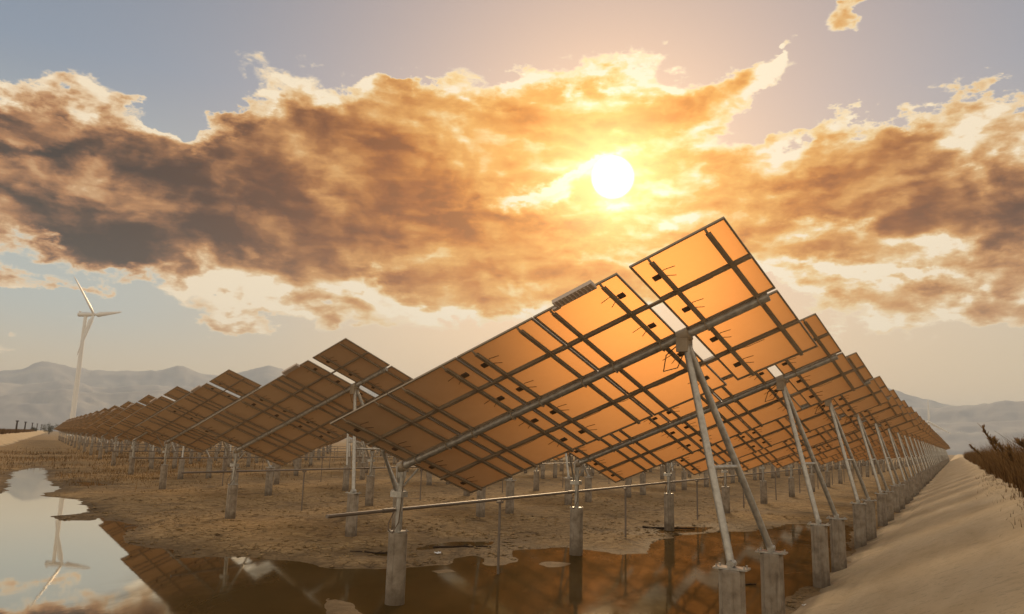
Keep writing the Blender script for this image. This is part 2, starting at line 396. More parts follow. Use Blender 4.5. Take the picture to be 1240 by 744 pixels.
# ------------------------------------------------------------------ mesh helpers
class MB:
    """collects boxes, tubes and quads, built as one mesh"""
    def __init__(s): s.v = []; s.f = []; s.mi = []; s.sm = []
    def add(s, vs, fs, mi=0, smooth=False):
        b = len(s.v); s.v += [tuple(v) for v in vs]
        for f in fs: s.f.append([b + k for k in f]); s.mi.append(mi); s.sm.append(smooth)
    def box(s, x0, x1, y0, y1, z0, z1, mi=0, mx=None):
        vs = [Vector((x, y, z)) for z in (z0, z1) for y in (y0, y1) for x in (x0, x1)]
        if mx: vs = [mx @ v for v in vs]
        s.add(vs, [(0, 2, 3, 1), (4, 5, 7, 6), (0, 1, 5, 4), (2, 6, 7, 3), (0, 4, 6, 2), (1, 3, 7, 5)], mi)
    def tube(s, pts, r, n=10, mi=0, caps=True):
        pts = [Vector(p) for p in pts]
        rs = r if isinstance(r, (list, tuple)) else [r] * len(pts)
        rings = []
        for k, p in enumerate(pts):
            d = (pts[min(k + 1, len(pts) - 1)] - pts[max(k - 1, 0)]).normalized()
            a = d.orthogonal().normalized() if k == 0 else (a - d * a.dot(d)).normalized()
            b = d.cross(a)
            rings.append([p + (a * math.cos(2 * math.pi * j / n) + b * math.sin(2 * math.pi * j / n)) * rs[k] for j in range(n)])
        vs = [v for rg in rings for v in rg]; fs = []
        for k in range(len(pts) - 1):
            for j in range(n):
                fs.append((k * n + j, k * n + (j + 1) % n, (k + 1) * n + (j + 1) % n, (k + 1) * n + j))
        s.add(vs, fs, mi, n > 6)
        if caps:
            s.add(rings[0][::-1], [tuple(range(n))], mi); s.add(rings[-1], [tuple(range(n))], mi)
    def mesh(s, name, mats):
        me = bpy.data.meshes.new(name)
        me.from_pydata(s.v, [], s.f)
        for m in mats: me.materials.append(m)
        me.polygons.foreach_set('material_index', s.mi)
        me.polygons.foreach_set('use_smooth', s.sm)
        me.update()
        return me
def obj(name, me, parent=None, mx=None):
    o = bpy.data.objects.new(name, me); COL.objects.link(o)
    if parent is not None: o.parent = parent
    if mx is not None: o.matrix_local = mx
    return o
def tag(o, label=None, cat=None, group=None, kind=None):
    if label: o['label'] = label
    if cat: o['category'] = cat
    if group: o['group'] = group
    if kind: o['kind'] = kind
    return o
def mesh_np(name, v, f, mats, smooth=True):
    me = bpy.data.meshes.new(name)
    v = np.asarray(v, np.float32); f = np.asarray(f, np.int32)
    me.vertices.add(len(v)); me.vertices.foreach_set('co', v.ravel())
    k = f.shape[1]
    me.loops.add(f.size); me.loops.foreach_set('vertex_index', f.ravel())
    me.polygons.add(len(f)); me.polygons.foreach_set('loop_start', np.arange(0, f.size, k, dtype=np.int32))
    me.update(calc_edges=True)
    me.polygons.foreach_set('use_smooth', np.full(len(f), smooth))
    for m in mats: me.materials.append(m)
    return me

# ------------------------------------------------------------------ field layout (metres)
RH = Vector((0.5100, 0.8602))            # along a row of trackers, beside the canal
QH = Vector((RH.y, -RH.x))   # across, towards the canal bank
BASE = Vector((-2.2966, 16.4690))        # low post of the nearest tracker
ROW = 8.8323 * RH          # next tracker in the row
DEEP = Vector((-9.1363, 14.6215))        # next row inland
def rq(r, q): p = RH * r + QH * q; return p.x, p.y

# smooth value noise for terrain heights (numpy)
def vnoise(x, y, seed=0):
    xi = np.floor(x).astype(np.int64); yi = np.floor(y).astype(np.int64)
    fx = x - xi; fy = y - yi
    fx = fx * fx * fx * (fx * (fx * 6 - 15) + 10); fy = fy * fy * fy * (fy * (fy * 6 - 15) + 10)
    def h(a, b):
        n = (a * 374761393 + b * 668265263 + seed * 982451653) & 0xffffffff
        n = ((n ^ (n >> 13)) * 1274126177) & 0xffffffff
        return ((n ^ (n >> 16)) & 0xffff) / 65535.0
    return (h(xi, yi) * (1 - fx) + h(xi + 1, yi) * fx) * (1 - fy) + (h(xi, yi + 1) * (1 - fx) + h(xi + 1, yi + 1) * fx) * fy
def fbm(x, y, oct=5, seed=0, gain=0.5):
    s = 0; a = 1; t = 0
    for k in range(oct):
        s = s + a * vnoise(x * 2 ** k + 17.3 * k, y * 2 ** k - 9.1 * k, seed + k); t += a; a *= gain
    return s / t

SHORE = [(-26.47, 40.13), (-29.46, 45.30), (-35.91, 55.46), (-40.43, 63.34), (-42.20, 67.91), (-42.56, 69.80), (-35.98, 59.65), (-31.90, 52.78), (-25.89, 44.47), (-25.07, 41.29), (-23.79, 39.55), (-21.33, 38.51), (-17.70, 32.84), (-18.11, 30.94), (-16.95, 29.64), (-16.05, 29.74), (-16.17, 30.79), (-15.49, 30.01), (-13.75, 28.81), (-13.09, 26.38), (-11.59, 23.88), (-9.90, 22.95), (-9.22, 21.63), (-7.72, 21.98), (-6.06, 21.72), (-4.61, 20.57), (-3.48, 20.62), (-1.62, 21.59), (-1.36, 22.83), (-0.93, 23.62), (-0.43, 21.50), (0.00, 21.85), (0.36, 22.81), (0.05, 23.56), (0.34, 24.84), (1.99, 25.78), (2.82, 25.30), (3.63, 24.43), (4.47, 24.86), (4.91, 26.68), (6.63, 29.92), (8.61, 31.28), (10.90, 32.51), (12.77, 35.36), (15.05, 36.27), (15.87, 35.41), (13.97, 31.07), (11.16, 25.68), (8.67, 21.06), (7.27, 19.17), (6.04, 17.16)]
SHORE += [(4.5, 14.6), (2.3, 10.5), (-2, 4), (-9, 0), (-30, -2), (-46, 10), (-41, 34)]
PATCHES = [[(-2.83, 24.77), (-1.90, 26.37), (-0.36, 26.68), (-0.48, 25.82), (-1.92, 24.95), (-2.85, 23.85)],
           [(5.98, 31.58), (7.34, 33.11), (9.14, 33.22), (7.90, 31.15), (6.10, 30.47)],
           [(-4.22, 23.09), (-3.59, 23.72), (-2.80, 23.51), (-3.43, 22.74)],
           [(-29.29, 51.33), (-27.32, 51.26), (-25.42, 49.22), (-26.48, 47.81)]]          # shallow wet hollows in the mud
ISLANDS = [[(0.89, 22.09), (1.27, 22.61), (1.81, 22.39), (1.62, 21.78), (1.15, 21.57)],
           [(-3.81, 16.89), (-3.19, 16.38), (-2.61, 15.17), (-3.32, 15.09)],
           [(-1.99, 20.54), (-1.47, 20.88), (-1.29, 20.52), (-1.74, 20.19)]]         # low mud bars in the pond
def sdf(poly, X, Y):
    """signed distance to a polygon, negative inside"""
    d = np.full(X.shape, 1e9); ins = np.zeros(X.shape, bool)
    n = len(poly)
    for k in range(n):
        ax, ay = poly[k]; bx, by = poly[(k + 1) % n]
        ex, ey = bx - ax, by - ay
        t = np.clip(((X - ax) * ex + (Y - ay) * ey) / (ex * ex + ey * ey + 1e-9), 0, 1)
        d = np.minimum(d, np.hypot(X - ax - t * ex, Y - ay - t * ey))
        c = ((ay > Y) != (by > Y)) & (X < (bx - ax) * (Y - ay) / (by - ay + 1e-12) + ax)
        ins ^= c
    return np.where(ins, -d, d)
WATER_Z = -0.035
def ground_z(X, Y):
    s = np.full(X.shape, 50.0)
    nearm = (np.abs(X) < 70) & (Y < 100) & (Y > -20)
    if nearm.any():
        xs, ys = X[nearm], Y[nearm]
        dist = np.hypot(xs, ys)
        wob = (fbm(xs * 1.1, ys * 1.1, 5, 3) - 0.5) * (0.4 + 0.012 * dist)
        dd = sdf(SHORE, xs, ys) + wob
        for pt in PATCHES: dd = np.minimum(dd, sdf(pt, xs, ys) * 0.6 + wob * 0.5 + 0.05)
        for pt in ISLANDS: dd = np.maximum(dd, -sdf(pt, xs, ys) * 0.8 + wob * 0.4)
        s[nearm] = dd
    bumps = (fbm(X * 0.5, Y * 0.5, 5, 1) - 0.5) * 0.16 + (fbm(X * 2.6, Y * 2.6, 4, 2, 0.6) - 0.5) * 0.06
    land = WATER_Z + 0.05 * np.clip(s, 0, 1.4) + np.clip(bumps + 0.012, -0.02, 1) * np.clip(s / 1.0, 0, 1)
    pond = WATER_Z - 0.10 * np.clip(-s, 0, 3)
    return np.where(s > 0, land, pond)

def axis_lines(lo, hi, d0, growth, c0, c1):
    """grid lines: even spacing d0 between c0 and c1, growing outside"""
    mid = list(np.arange(c0, c1, d0)); a = []; x, d = c0, d0
    while x > lo: d *= growth; x -= d; a.append(x)
    b = []; x, d = mid[-1], d0
    while x < hi: d *= growth; x += d; b.append(x)
    return np.array(a[::-1] + mid + b)
gx = axis_lines(-8500, 8500, 0.17, 1.035, -24, 24)
gy = axis_lines(-400, 9000, 0.17, 1.035, 10, 44)
GX, GY = np.meshgrid(gx, gy)
GZ = ground_z(GX.ravel(), GY.ravel()).reshape(GX.shape)
def grid_faces(ny, nx):
    i = np.arange(ny * nx).reshape(ny, nx)
    return np.stack([i[:-1, :-1], i[:-1, 1:], i[1:, 1:], i[1:, :-1]], -1).reshape(-1, 4)
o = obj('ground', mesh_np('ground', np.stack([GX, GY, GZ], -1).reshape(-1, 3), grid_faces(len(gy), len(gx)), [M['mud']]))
tag(o, 'damp brown mud flat under the solar trackers', kind='structure')

# pond surface: a little wider than the shore, the mud cuts it
px = np.linspace(-75, 24, 60); py = np.linspace(-12, 100, 60)
PX, PY = np.meshgrid(px, py)
keep = grid_faces(60, 60)
o = obj('pond_water', mesh_np('pond_water', np.stack([PX, PY, np.full(PX.shape, WATER_Z)], -1).reshape(-1, 3), keep, [M['pond_water']]))
tag(o, 'shallow brown flood water mirroring sky and trackers', kind='structure')

# ------------------------------------------------------------------ canal bank
TOE_Q, CREST_Q, CREST_Z = -3.15, 1.45, 2.1
rr = axis_lines(-60, 1500, 0.35, 1.02, 8, 60)
prof = [(TOE_Q - 0.5, -0.5), (TOE_Q - 0.12, -0.06)] + [(TOE_Q + t * (CREST_Q - TOE_Q), t * CREST_Z) for t in np.linspace(0, 1, 34)] + [(CREST_Q + 0.35, CREST_Z + 0.06), (CREST_Q + 2.0, CREST_Z + 0.1), (CREST_Q + 9, CREST_Z + 0.1), (CREST_Q + 15, -0.4)]
PQ = np.array(prof)
rg = np.repeat(rr[:, None], len(PQ), 1); qg = np.repeat(PQ[None, :, 0], len(rr), 0); zg = np.repeat(PQ[None, :, 1], len(rr), 0)
edge = np.exp(-((qg - CREST_Q) / 0.5) ** 2); toe = np.exp(-((qg - TOE_Q) / 0.6) ** 2)
lip = (fbm(rg * 0.8, qg * 0 + 3, 4, 21) - 0.5)
qg = qg + lip * 0.7 * edge + (fbm(rg * 0.7, qg * 0 + 8, 4, 22) - 0.5) * 0.5 * toe
zg = zg + (fbm(rg * 2.2, qg * 2.2, 4, 23) - 0.5) * 0.014 + (fbm(rg * 0.12, qg * 0.2, 3, 24) - 0.5) * 0.05 * np.clip((qg - TOE_Q) / 0.6, 0, 1)
zg = zg - 0.05 * np.exp(-((qg - TOE_Q - 0.95) / 0.10) ** 2)      # a rut along the foot of the slope
o = obj('canal_bank', mesh_np('canal_bank', np.stack([RH.x * rg + QH.x * qg, RH.y * rg + QH.y * qg, zg], -1).reshape(-1, 3), grid_faces(*rg.shape)[:, ::-1], [M['bank']]))
tag(o, 'sloping sandy canal bank along the right side', kind='structure')

# ------------------------------------------------------------------ solar tracker
TILT, RHO = 0.38251, 2.77658
L, GAPC, RAIL_A, GAPM = 1.65, 0.025, 0.333, 0.226
WV = 2.220
ZT, ZP, ZF, UF = 2.818, 1.421, 1.519, 6.791
ax = Vector((math.cos(TILT), 0, math.sin(TILT)))
side = Vector((0, 1, 0)); nrm = ax.cross(side)
vv = side * math.cos(RHO) + nrm * math.sin(RHO)
nn = ax.cross(vv)
TOP = Vector((0, 0, ZT))
TF = Matrix(((ax.x, vv.x, nn.x, TOP.x), (ax.y, vv.y, nn.y, TOP.y), (ax.z, vv.z, nn.z, TOP.z), (0, 0, 0, 1)))   # table frame: u along tube, v up the tilt, w to the back
COLS = [0.12] + [k * (L + GAPC) for k in (1, 2, 3)] + [4 * L + 3 * GAPC + GAPM]
LENS = [L - 0.12, L, L, L, L]
PW = (2 * WV - 0.04 - 0.09) / 4
V_UP, V_DN = 0.012, -0.078      # the gap between the two halves, over the tube
ROWS = [V_UP + PW + 0.02, V_UP, V_DN - PW, V_DN - 2 * PW - 0.02]
U_END = COLS[4] + L
PANEL_W = -0.03           # back face of the panels
FT = 0.035
TUBE_W = 0.052

def panel_mesh(length):
    b = MB(); t = 0.030
    w0, w1 = PANEL_W - FT, PANEL_W
    b.box(0, length, 0, t, w0, w1, 0); b.box(0, length, PW - t, PW, w0, w1, 0)
    b.box(0, t, t, PW - t, w0, w1, 0); b.box(length - t, length, t, PW - t, w0, w1, 0)
    zz = w0 + 0.010
    b.add([(t, t, zz), (length - t, t, zz), (length - t, PW - t, zz), (t, PW - t, zz)], [(0, 1, 2, 3)], 1)
    return b
def jbox_mesh(flip, length):
    b = MB(); w = PANEL_W - FT + 0.012
    x0 = 0.16 if not flip else length - 0.28
    y = PW * 0.5
    b.box(x0, x0 + 0.12, y - 0.055, y + 0.055, w, w + 0.028, 0)
    s = 1 if not flip else -1
    xs = x0 + (0.12 if not flip else 0)
    b.tube([(xs, y + 0.03, w + 0.01), (xs + s * 0.12, y + 0.10, w + 0.012), (xs + s * 0.30, y + 0.06, w + 0.012)], 0.006, 4, 0)
    b.tube([(xs, y - 0.03, w + 0.01), (xs + s * 0.10, y - 0.07, w + 0.012), (xs + s * 0.22, y - 0.16, w + 0.012)], 0.006, 4, 0)
    return b
def pile(x, y, z, r=0.19, n=14, flute=0.0):
    b = MB()
    vs = []; fs = []; zs = [-0.9, z - 0.06, z - 0.02, z]; rad = [r * 1.04, r, r, r - 0.03]
    nn_ = n * 2
    for k, zz in enumerate(zs):
        for j in range(nn_):
            a = 2 * math.pi * j / nn_; q = rad[k] * (1 - flute * (j % 2))
            vs.append((x + q * math.cos(a), y + q * math.sin(a), zz))
    for k in range(3):
        for j in range(nn_): fs.append((k * nn_ + j, k * nn_ + (j + 1) % nn_, (k + 1) * nn_ + (j + 1) % nn_, (k + 1) * nn_ + j))
    b.add(vs, fs, 0, flute == 0); b.add(vs[-nn_:], [tuple(range(nn_))], 0)
    return b
def on_table(u, v, w): return TF @ Vector((u, v, w))

APEX = on_table(UF, 0, TUBE_W)
FEET = [Vector((APEX.x + (0.943, -0.763)[0], (0.943, -0.763)[1], ZF)), Vector((APEX.x + (1.035, 1.557)[0], (1.035, 1.557)[1], ZF))]

def tracker_parts():
    """(name, mesh builder, materials, matrix or None, parent index or None)"""
    P = []
    def add(name, b, m, mx=None, par=None): P.append((name, b, m, mx, par)); return len(P) - 1
    I = Matrix.Identity(4)
    add('concrete_pile', pile(0, 0, ZP, 0.2), ['concrete'])
    b = MB(); low = on_table(0.03, 0, TUBE_W)
    b.tube([(0, 0, ZP - 0.05), (0, 0, low.z - 0.08)], 0.07, 10); b.box(-0.16, 0.16, -0.16, 0.16, ZP + 0.002, ZP + 0.022)
    for s in (-1, 1): b.tube([(0, 0, low.z - 0.45), (0, s * 0.13, low.z - 0.22), (0, s * 0.15, low.z)], 0.025, 6)
    for sx_ in (-1, 1):
        for sy_ in (-1, 1): b.tube([(sx_ * 0.125, sy_ * 0.125, ZP + 0.02), (sx_ * 0.125, sy_ * 0.125, ZP + 0.05)], 0.016, 6)
    pi = add('post', b, ['galvanised_steel'])
    b = MB(); b.tube([low - ax * 0.09, low + ax * 0.07], 0.115, 12); add('bearing', b, ['rail_steel'], None, pi)
    b = MB(); b.tube([(-0.05, -0.1, ZP + 0.42), (-0.09, -0.22, ZP + 0.2), (-0.05, -0.27, ZP + 0.05), (0, -0.2, ZP - 0.02), (0.05, -0.06, ZP + 0.2), (0.075, 0.0, low.z - 0.4)], 0.014, 5); add('cable', b, ['black_plastic'], None, pi)
    b = MB(); b.tube([on_table(-0.1, 0, TUBE_W), on_table(U_END - 0.16, 0, TUBE_W)], 0.076, 12)
    ti = add('torque_tube', b, ['galvanised_steel'])
    b = MB(); b.tube([(-0.1, 0.0, ZT - 0.62), on_table(0.22, 0.80, 0.06)], 0.028, 6); b.tube([(-0.1, 0.0, ZT - 0.62), on_table(0.22, -0.30, 0.06)], 0.022, 6)
    b.box(-0.18, 0.12, -0.11, 0.11, ZT - 0.68, ZT - 0.56); add('lever_arm', b, ['galvanised_steel'])
    for k in range(5):
        for a in (RAIL_A, LENS[k] - RAIL_A):
            u = COLS[k] + a
            b = MB()
            pts = [on_table(u, v, 0.0) for v in (WV - 0.14, -WV - 0.02)]
            # channel: web and two lips
            b.box(-0.03, 0.03, -WV - 0.02, WV - 0.16, PANEL_W + 0.003, PANEL_W + 0.045, 0)
            b.box(-0.045, 0.045, -WV - 0.02, WV - 0.16, PANEL_W + 0.002, PANEL_W + 0.008, 0)
            b.tube([(0, WV - 0.16, PANEL_W + 0.025), (0, WV - 0.10, PANEL_W + 0.02), (0, WV - 0.05, PANEL_W - 0.0)], 0.02, 6, 0)
            ri = add('rail', b, ['rail_steel'], TF @ Matrix.Translation((u, 0, 0)))
            b = MB(); b.tube([(0, v_, w_) for v_, w_ in [(-0.095, -0.01), (-0.095, 0.08), (-0.065, 0.128), (0, 0.146), (0.065, 0.128), (0.095, 0.08), (0.095, -0.01)]], 0.013, 6)
            b.box(-0.05, 0.05, -0.13, 0.13, PANEL_W + 0.044, PANEL_W + 0.056)
            add('clamp', b, ['rail_steel'], TF @ Matrix.Translation((u, 0, 0)), ri)
    for v in (V_UP + PW + 0.01, V_DN - PW - 0.01):
        b = MB(); b.box(0.10, U_END - 0.02, v - 0.032, v + 0.032, PANEL_W + 0.001, PANEL_W + 0.030)
        add('stringer', b, ['rail_steel'], TF)
    for k in range(5):
        for v in ROWS:
            pn = add('panel', panel_mesh(LENS[k]), ['panel_frame', 'panel_laminate'], TF @ Matrix.Translation((COLS[k], v, 0)))
            add('junction_box', jbox_mesh(k in (1, 3), LENS[k]), ['black_plastic'], TF @ Matrix.Translation((COLS[k], v, 0)), pn)
    for v in (V_UP + PW + 0.01, V_DN - PW - 0.01):     # string cable sagging from rail to rail
        pts = []
        us = sorted(COLS[k] + a for k in range(5) for a in (RAIL_A, LENS[k] - RAIL_A))
        for k in range(len(us) - 1):
            for t in (0.0, 0.33, 0.66): pts.append(on_table(us[k] + (us[k + 1] - us[k]) * t, v + 0.06 + 0.02 * (k % 3), 0.03 + 0.07 * t * (1 - t) * 4 * (0.6 + 0.3 * (k % 3))))
        b = MB(); b.tube(pts, 0.006, 4); add('cable', b, ['black_plastic'])
    # finned inverter on the upper edge
    b = MB(); u0 = COLS[3] + 0.50
    b.box(u0, u0 + 0.76, WV - 0.03, WV + 0.15, -0.02, 0.05, 0)
    for k in range(11): b.box(u0 + 0.02 + k * 0.072, u0 + 0.035 + k * 0.072, WV - 0.01, WV + 0.135, 0.049, 0.068, 0)
    b.box(u0 - 0.12, u0 + 0.02, WV - 0.10, WV - 0.04, PANEL_W + 0.002, 0.01, 0)
    add('inverter_box', b, ['inverter_metal'], TF)
    # A-frame
    for k, F in enumerate(FEET):
        add('concrete_pile', pile(F.x, F.y, ZF, 0.2, 9, 0.13), ['concrete'])
        d = (APEX - F)
        b = MB(); b.tube([F + Vector((0, 0, 0.03)), F + d * 0.97], 0.062, 10)
        li = add('leg', b, ['galvanised_steel'])
        b = MB(); b.box(F.x - 0.26, F.x + 0.26, F.y - 0.13, F.y + 0.13, ZF + 0.002, ZF + 0.03); b.tube([F + Vector((0, -0.09, 0.08)), F + Vector((0, 0.09, 0.08))], 0.06, 8)
        for sx_ in (-1, 1):
            for sy_ in (-1, 1): b.tube([(F.x + sx_ * 0.21, F.y + sy_ * 0.09, ZF + 0.028), (F.x + sx_ * 0.21, F.y + sy_ * 0.09, ZF + 0.065)], 0.018, 6)
        add('foot_plate', b, ['galvanised_steel'], None, li)
    m0 = FEET[0].lerp(APEX, 0.40); m1 = FEET[1].lerp(APEX, 0.40)
    b = MB(); b.tube([m0, m1], 0.038, 8); add('cross_bar', b, ['galvanised_steel'])
    b = MB(); b.tube([APEX - ax * 0.11, APEX + ax * 0.11], 0.13, 12)
    b.box(-0.10, 0.10, -0.16, 0.16, -0.30, -0.06, 0, Matrix.Translation(APEX)); add('head_bracket', b, ['rail_steel'])
    b = MB(); b.tube([APEX + Vector((-0.1, 0.1, -0.1)), on_table(UF - 0.5, -0.25, 0.1), on_table(UF - 0.75, -0.6, 0.16), on_table(UF - 0.55, -0.85, 0.05), on_table(UF - 0.3, -0.6, 0.0)], 0.011, 5); add('cable', b, ['black_plastic'])
    return P

PARTS = tracker_parts()
_cache = {}
def part_mesh(idx):
    name, b, m, mx, par = PARTS[idx]
    if name in ('panel', 'junction_box', 'rail', 'clamp'):
        key = (name, tuple(b.v[k] for k in (0, 7, -1)))
    else: key = idx
    if key not in _cache: _cache[key] = b.mesh(name, [M[k] for k in m])
    return _cache[key]

def far_mesh():
    """the whole tracker as one mesh, for copies a few pixels tall"""
    names = ['galvanised_steel', 'rail_steel', 'concrete', 'panel_frame', 'panel_laminate', 'inverter_metal']
    t = MB()
    for name, b, m, mx, par in PARTS:
        if name in ('junction_box', 'clamp', 'cable', 'foot_plate', 'bearing'): continue
        vs = [mx @ Vector(v) for v in b.v] if mx else b.v
        base = len(t.v); t.v += [tuple(v) for v in vs]
        t.f += [[base + k for k in f] for f in b.f]; t.mi += [names.index(m[k]) for k in b.mi]; t.sm += b.sm
    return t.mesh('solar_tracker', [M[k] for k in names])
FAR = far_mesh()

ORD = ['first', 'second', 'third', 'fourth', 'fifth', 'sixth', 'seventh', 'eighth', 'ninth', 'tenth', 'eleventh', 'twelfth', 'thirteenth', 'fourteenth', 'fifteenth', 'sixteenth', 'seventeenth', 'eighteenth', 'nineteenth', 'twentieth']
TENS = {2: 'twenty', 3: 'thirty', 4: 'forty'}
def ordn(n):
    if n <= 20: return ORD[n - 1]
    t, u = divmod(n, 10)
    return {3: 'thirtieth', 4: 'fortieth'}[t] if u == 0 else TENS[t] + '-' + ORD[u - 1]

def yaw_matrix(x, y, z, jit=0.0):
    return Matrix.Translation((x, y, z)) @ Matrix.Rotation(-0.54844 + jit, 4, 'Z') @ Matrix.Rotation(jit * 1.3, 4, 'X')

def tracker_label(i, j):
    if (i, j) == (0, 0): return 'nearest and largest solar tracker, tilted over the pond just below the sun'
    row = 'the row beside the canal bank' if j == 0 else f'the {ordn(j + 1)} row inland from the canal'
    if i == 0: return f'solar tracker at the near end of {row}'
    return f'solar tracker {ordn(i + 1)} from the near end of {row}'

def place_tracker(i, j, lod):
    p = BASE + ROW * i + DEEP * j
    jr = random.Random(i * 131 + j * 17)
    dx, dy, dz = (jr.uniform(-0.05, 0.05), jr.uniform(-0.08, 0.08), jr.uniform(-0.05, 0.05)) if (i or j) else (0, 0, 0)
    if (i, j) == (0, 1): dx, dy, dz = 0.30, 0.0, -0.06
    yj = jr.uniform(-0.006, 0.006) if (i or j) else 0
    mx = yaw_matrix(p.x + dx, p.y + dy, dz, yj)
    if lod == 2:
        o = obj('solar_tracker', FAR); o.matrix_world = mx
        tag(o, tracker_label(i, j), 'solar tracker', 'solar trackers standing in rows on the mud flat')
        return
    e = obj('solar_tracker', None); e.matrix_world = mx
    tag(e, tracker_label(i, j), 'solar tracker', 'solar trackers standing in rows on the mud flat')
    made = {}
    for idx, (name, b, m, pm, par) in enumerate(PARTS):
        if lod == 1 and name in ('junction_box', 'clamp', 'cable', 'foot_plate', 'bearing'): continue
        pr = e if par is None else made[par]
        loc = pm if pm is not None else Matrix.Identity(4)
        if par is not None:
            ppm = PARTS[par][3]
            loc = (ppm.inverted() if ppm is not None else Matrix.Identity(4)) @ loc
        made[idx] = obj(name, part_mesh(idx), pr, loc)

N_IN_ROW = [40, 26, 20, 16, 14, 12, 10, 9, 8, 7, 6, 5, 5, 5, 4, 4, 4]
for j, n in enumerate(N_IN_ROW):
    for i in range(n):
        p = BASE + ROW * i + DEEP * j
        dist = p.length
        lod = 0 if (dist < 52 and (j <= 1 or i <= 1)) else 1 if (dist < 92 and (j == 0 or i <= 2)) else 2
        place_tracker(i, j, lod)

# ------------------------------------------------------------------ drive rods that link the low posts of a row
ROD_Z = 1.86
def drive_rod(j, n, detailed):
    p0 = BASE + DEEP * j
    e = obj('drive_rod', None); e.matrix_world = Matrix.Translation((p0.x, p0.y, 0)) @ Matrix.Rotation(math.atan2(RH.y, RH.x), 4, 'Z')
    row = 'beside the canal bank' if j == 0 else f'{ordn(j + 1)} inland from the canal'
    tag(e, f'long grey rod linking the low tracker posts of the row {row}', 'drive rod', 'drive rods along the tracker rows')
    b = MB(); b.tube([(-2.0, 0.16, ROD_Z), (n * ROW.length, 0.16, ROD_Z)], 0.038, 8)
    for k in range(n): b.tube([(k * ROW.length - 0.35, 0.16, ROD_Z), (k * ROW.length - 0.02, 0.16, ROD_Z)], 0.05, 8)
    obj('rod', b.mesh('rod', [M['rod_steel']]), e)
    b = MB(); b.tube([(0, 0, -0.6), (0, 0, ROD_Z - 0.06)], 0.035, 6); b.box(-0.07, 0.07, -0.07, 0.07, ROD_Z - 0.10, ROD_Z - 0.047)
    me = b.mesh('support_post', [M['rod_steel']])
    for k in range(n): obj('support_post', me, e, Matrix.Translation(((k + 0.5) * ROW.length, 0.16, 0)))
for j in range(6): drive_rod(j, [24, 16, 12, 10, 8, 8][j], True)

# ------------------------------------------------------------------ wind turbines
def turbine(x, y, hub_h, blade, yaw, spin, label, detail=True):
    e = obj('wind_turbine', None); e.matrix_world = Matrix.Translation((x, y, 0)) @ Matrix.Rotation(yaw, 4, 'Z')
    tag(e, label, 'wind turbine', 'white three bladed wind turbines beyond the trackers')
    s = blade / 40.0
    b = MB(); b.tube([(0, 0, -1), (0, 0, hub_h * 0.5), (0, 0, hub_h - 1.6 * s)], [2.3 * s, 1.85 * s, 1.35 * s], 20); obj('tower', b.mesh('tower', [M['white_paint']]), e)
    b = MB(); b.tube([(0, 7.5 * s, hub_h), (0, 7.0 * s, hub_h), (0, 0, hub_h), (0, -6.4 * s, hub_h)], [1.2 * s, 1.9 * s, 2.1 * s, 1.7 * s], 12); b.box(-0.8 * s, 0.8 * s, 5.2 * s, 6.6 * s, hub_h + 1.6 * s, hub_h + 3.0 * s)
    nc = obj('nacelle', b.mesh('nacelle', [M['white_paint']]), e)
    b = MB(); b.tube([(0, -6.4 * s, hub_h), (0, -8.4 * s, hub_h), (0, -9.6 * s, hub_h)], [1.7 * s, 1.6 * s, 0.3 * s], 12); obj('rotor_hub', b.mesh('rotor_hub', [M['white_paint']]), e)
    # blade: tapered aerofoil sections
    secs = [(0.6, 0.8, 0.8), (2.5, 1.0, 0.9), (7, 2.3, 0.6), (14, 1.9, 0.42), (26, 1.3, 0.26), (36, 0.8, 0.14), (40, 0.25, 0.05)]
    vs = []; fs = []; n = 8
    for k, (r, c, t) in enumerate(secs):
        tw = math.radians(18 * (1 - r / 40) + 2)
        for q in range(n):
            a = 2 * math.pi * q / n
            cx, ty = c * math.cos(a) + (c - 0.8) * 0.35 * (1 if r > 2 else 0), t * math.sin(a)
            vs.append(((cx * math.cos(tw) - ty * math.sin(tw)) * s, (cx * math.sin(tw) + ty * math.cos(tw)) * s, r * s))
    for k in range(len(secs) - 1):
        for q in range(n): fs.append((k * n + q, k * n + (q + 1) % n, (k + 1) * n + (q + 1) % n, (k + 1) * n + q))
    b = MB(); b.add(vs, fs, 0, True); me = b.mesh('blade', [M['white_paint']])
    for k in range(3):
        obj('blade', me, e, Matrix.Translation((0, -8.0 * s, hub_h)) @ Matrix.Rotation(math.radians(spin + 120 * k), 4, 'Y') @ Matrix.Rotation(math.radians(-3), 4, 'X'))
turbine(-280.4, 484.7, 78.6, 29.5, math.radians(81), -43, 'large white wind turbine behind the far left end of the tracker rows')
turbine(731.4, 1309.6, 56.5, 39, math.radians(-29), 2, 'faint far wind turbine with one blade straight up, beyond the right end of the trackers')
turbine(1163.1, 1984.2, 48.8, 30, math.radians(-31), 64, 'faintest and smallest wind turbine low on the horizon above the canal bank')

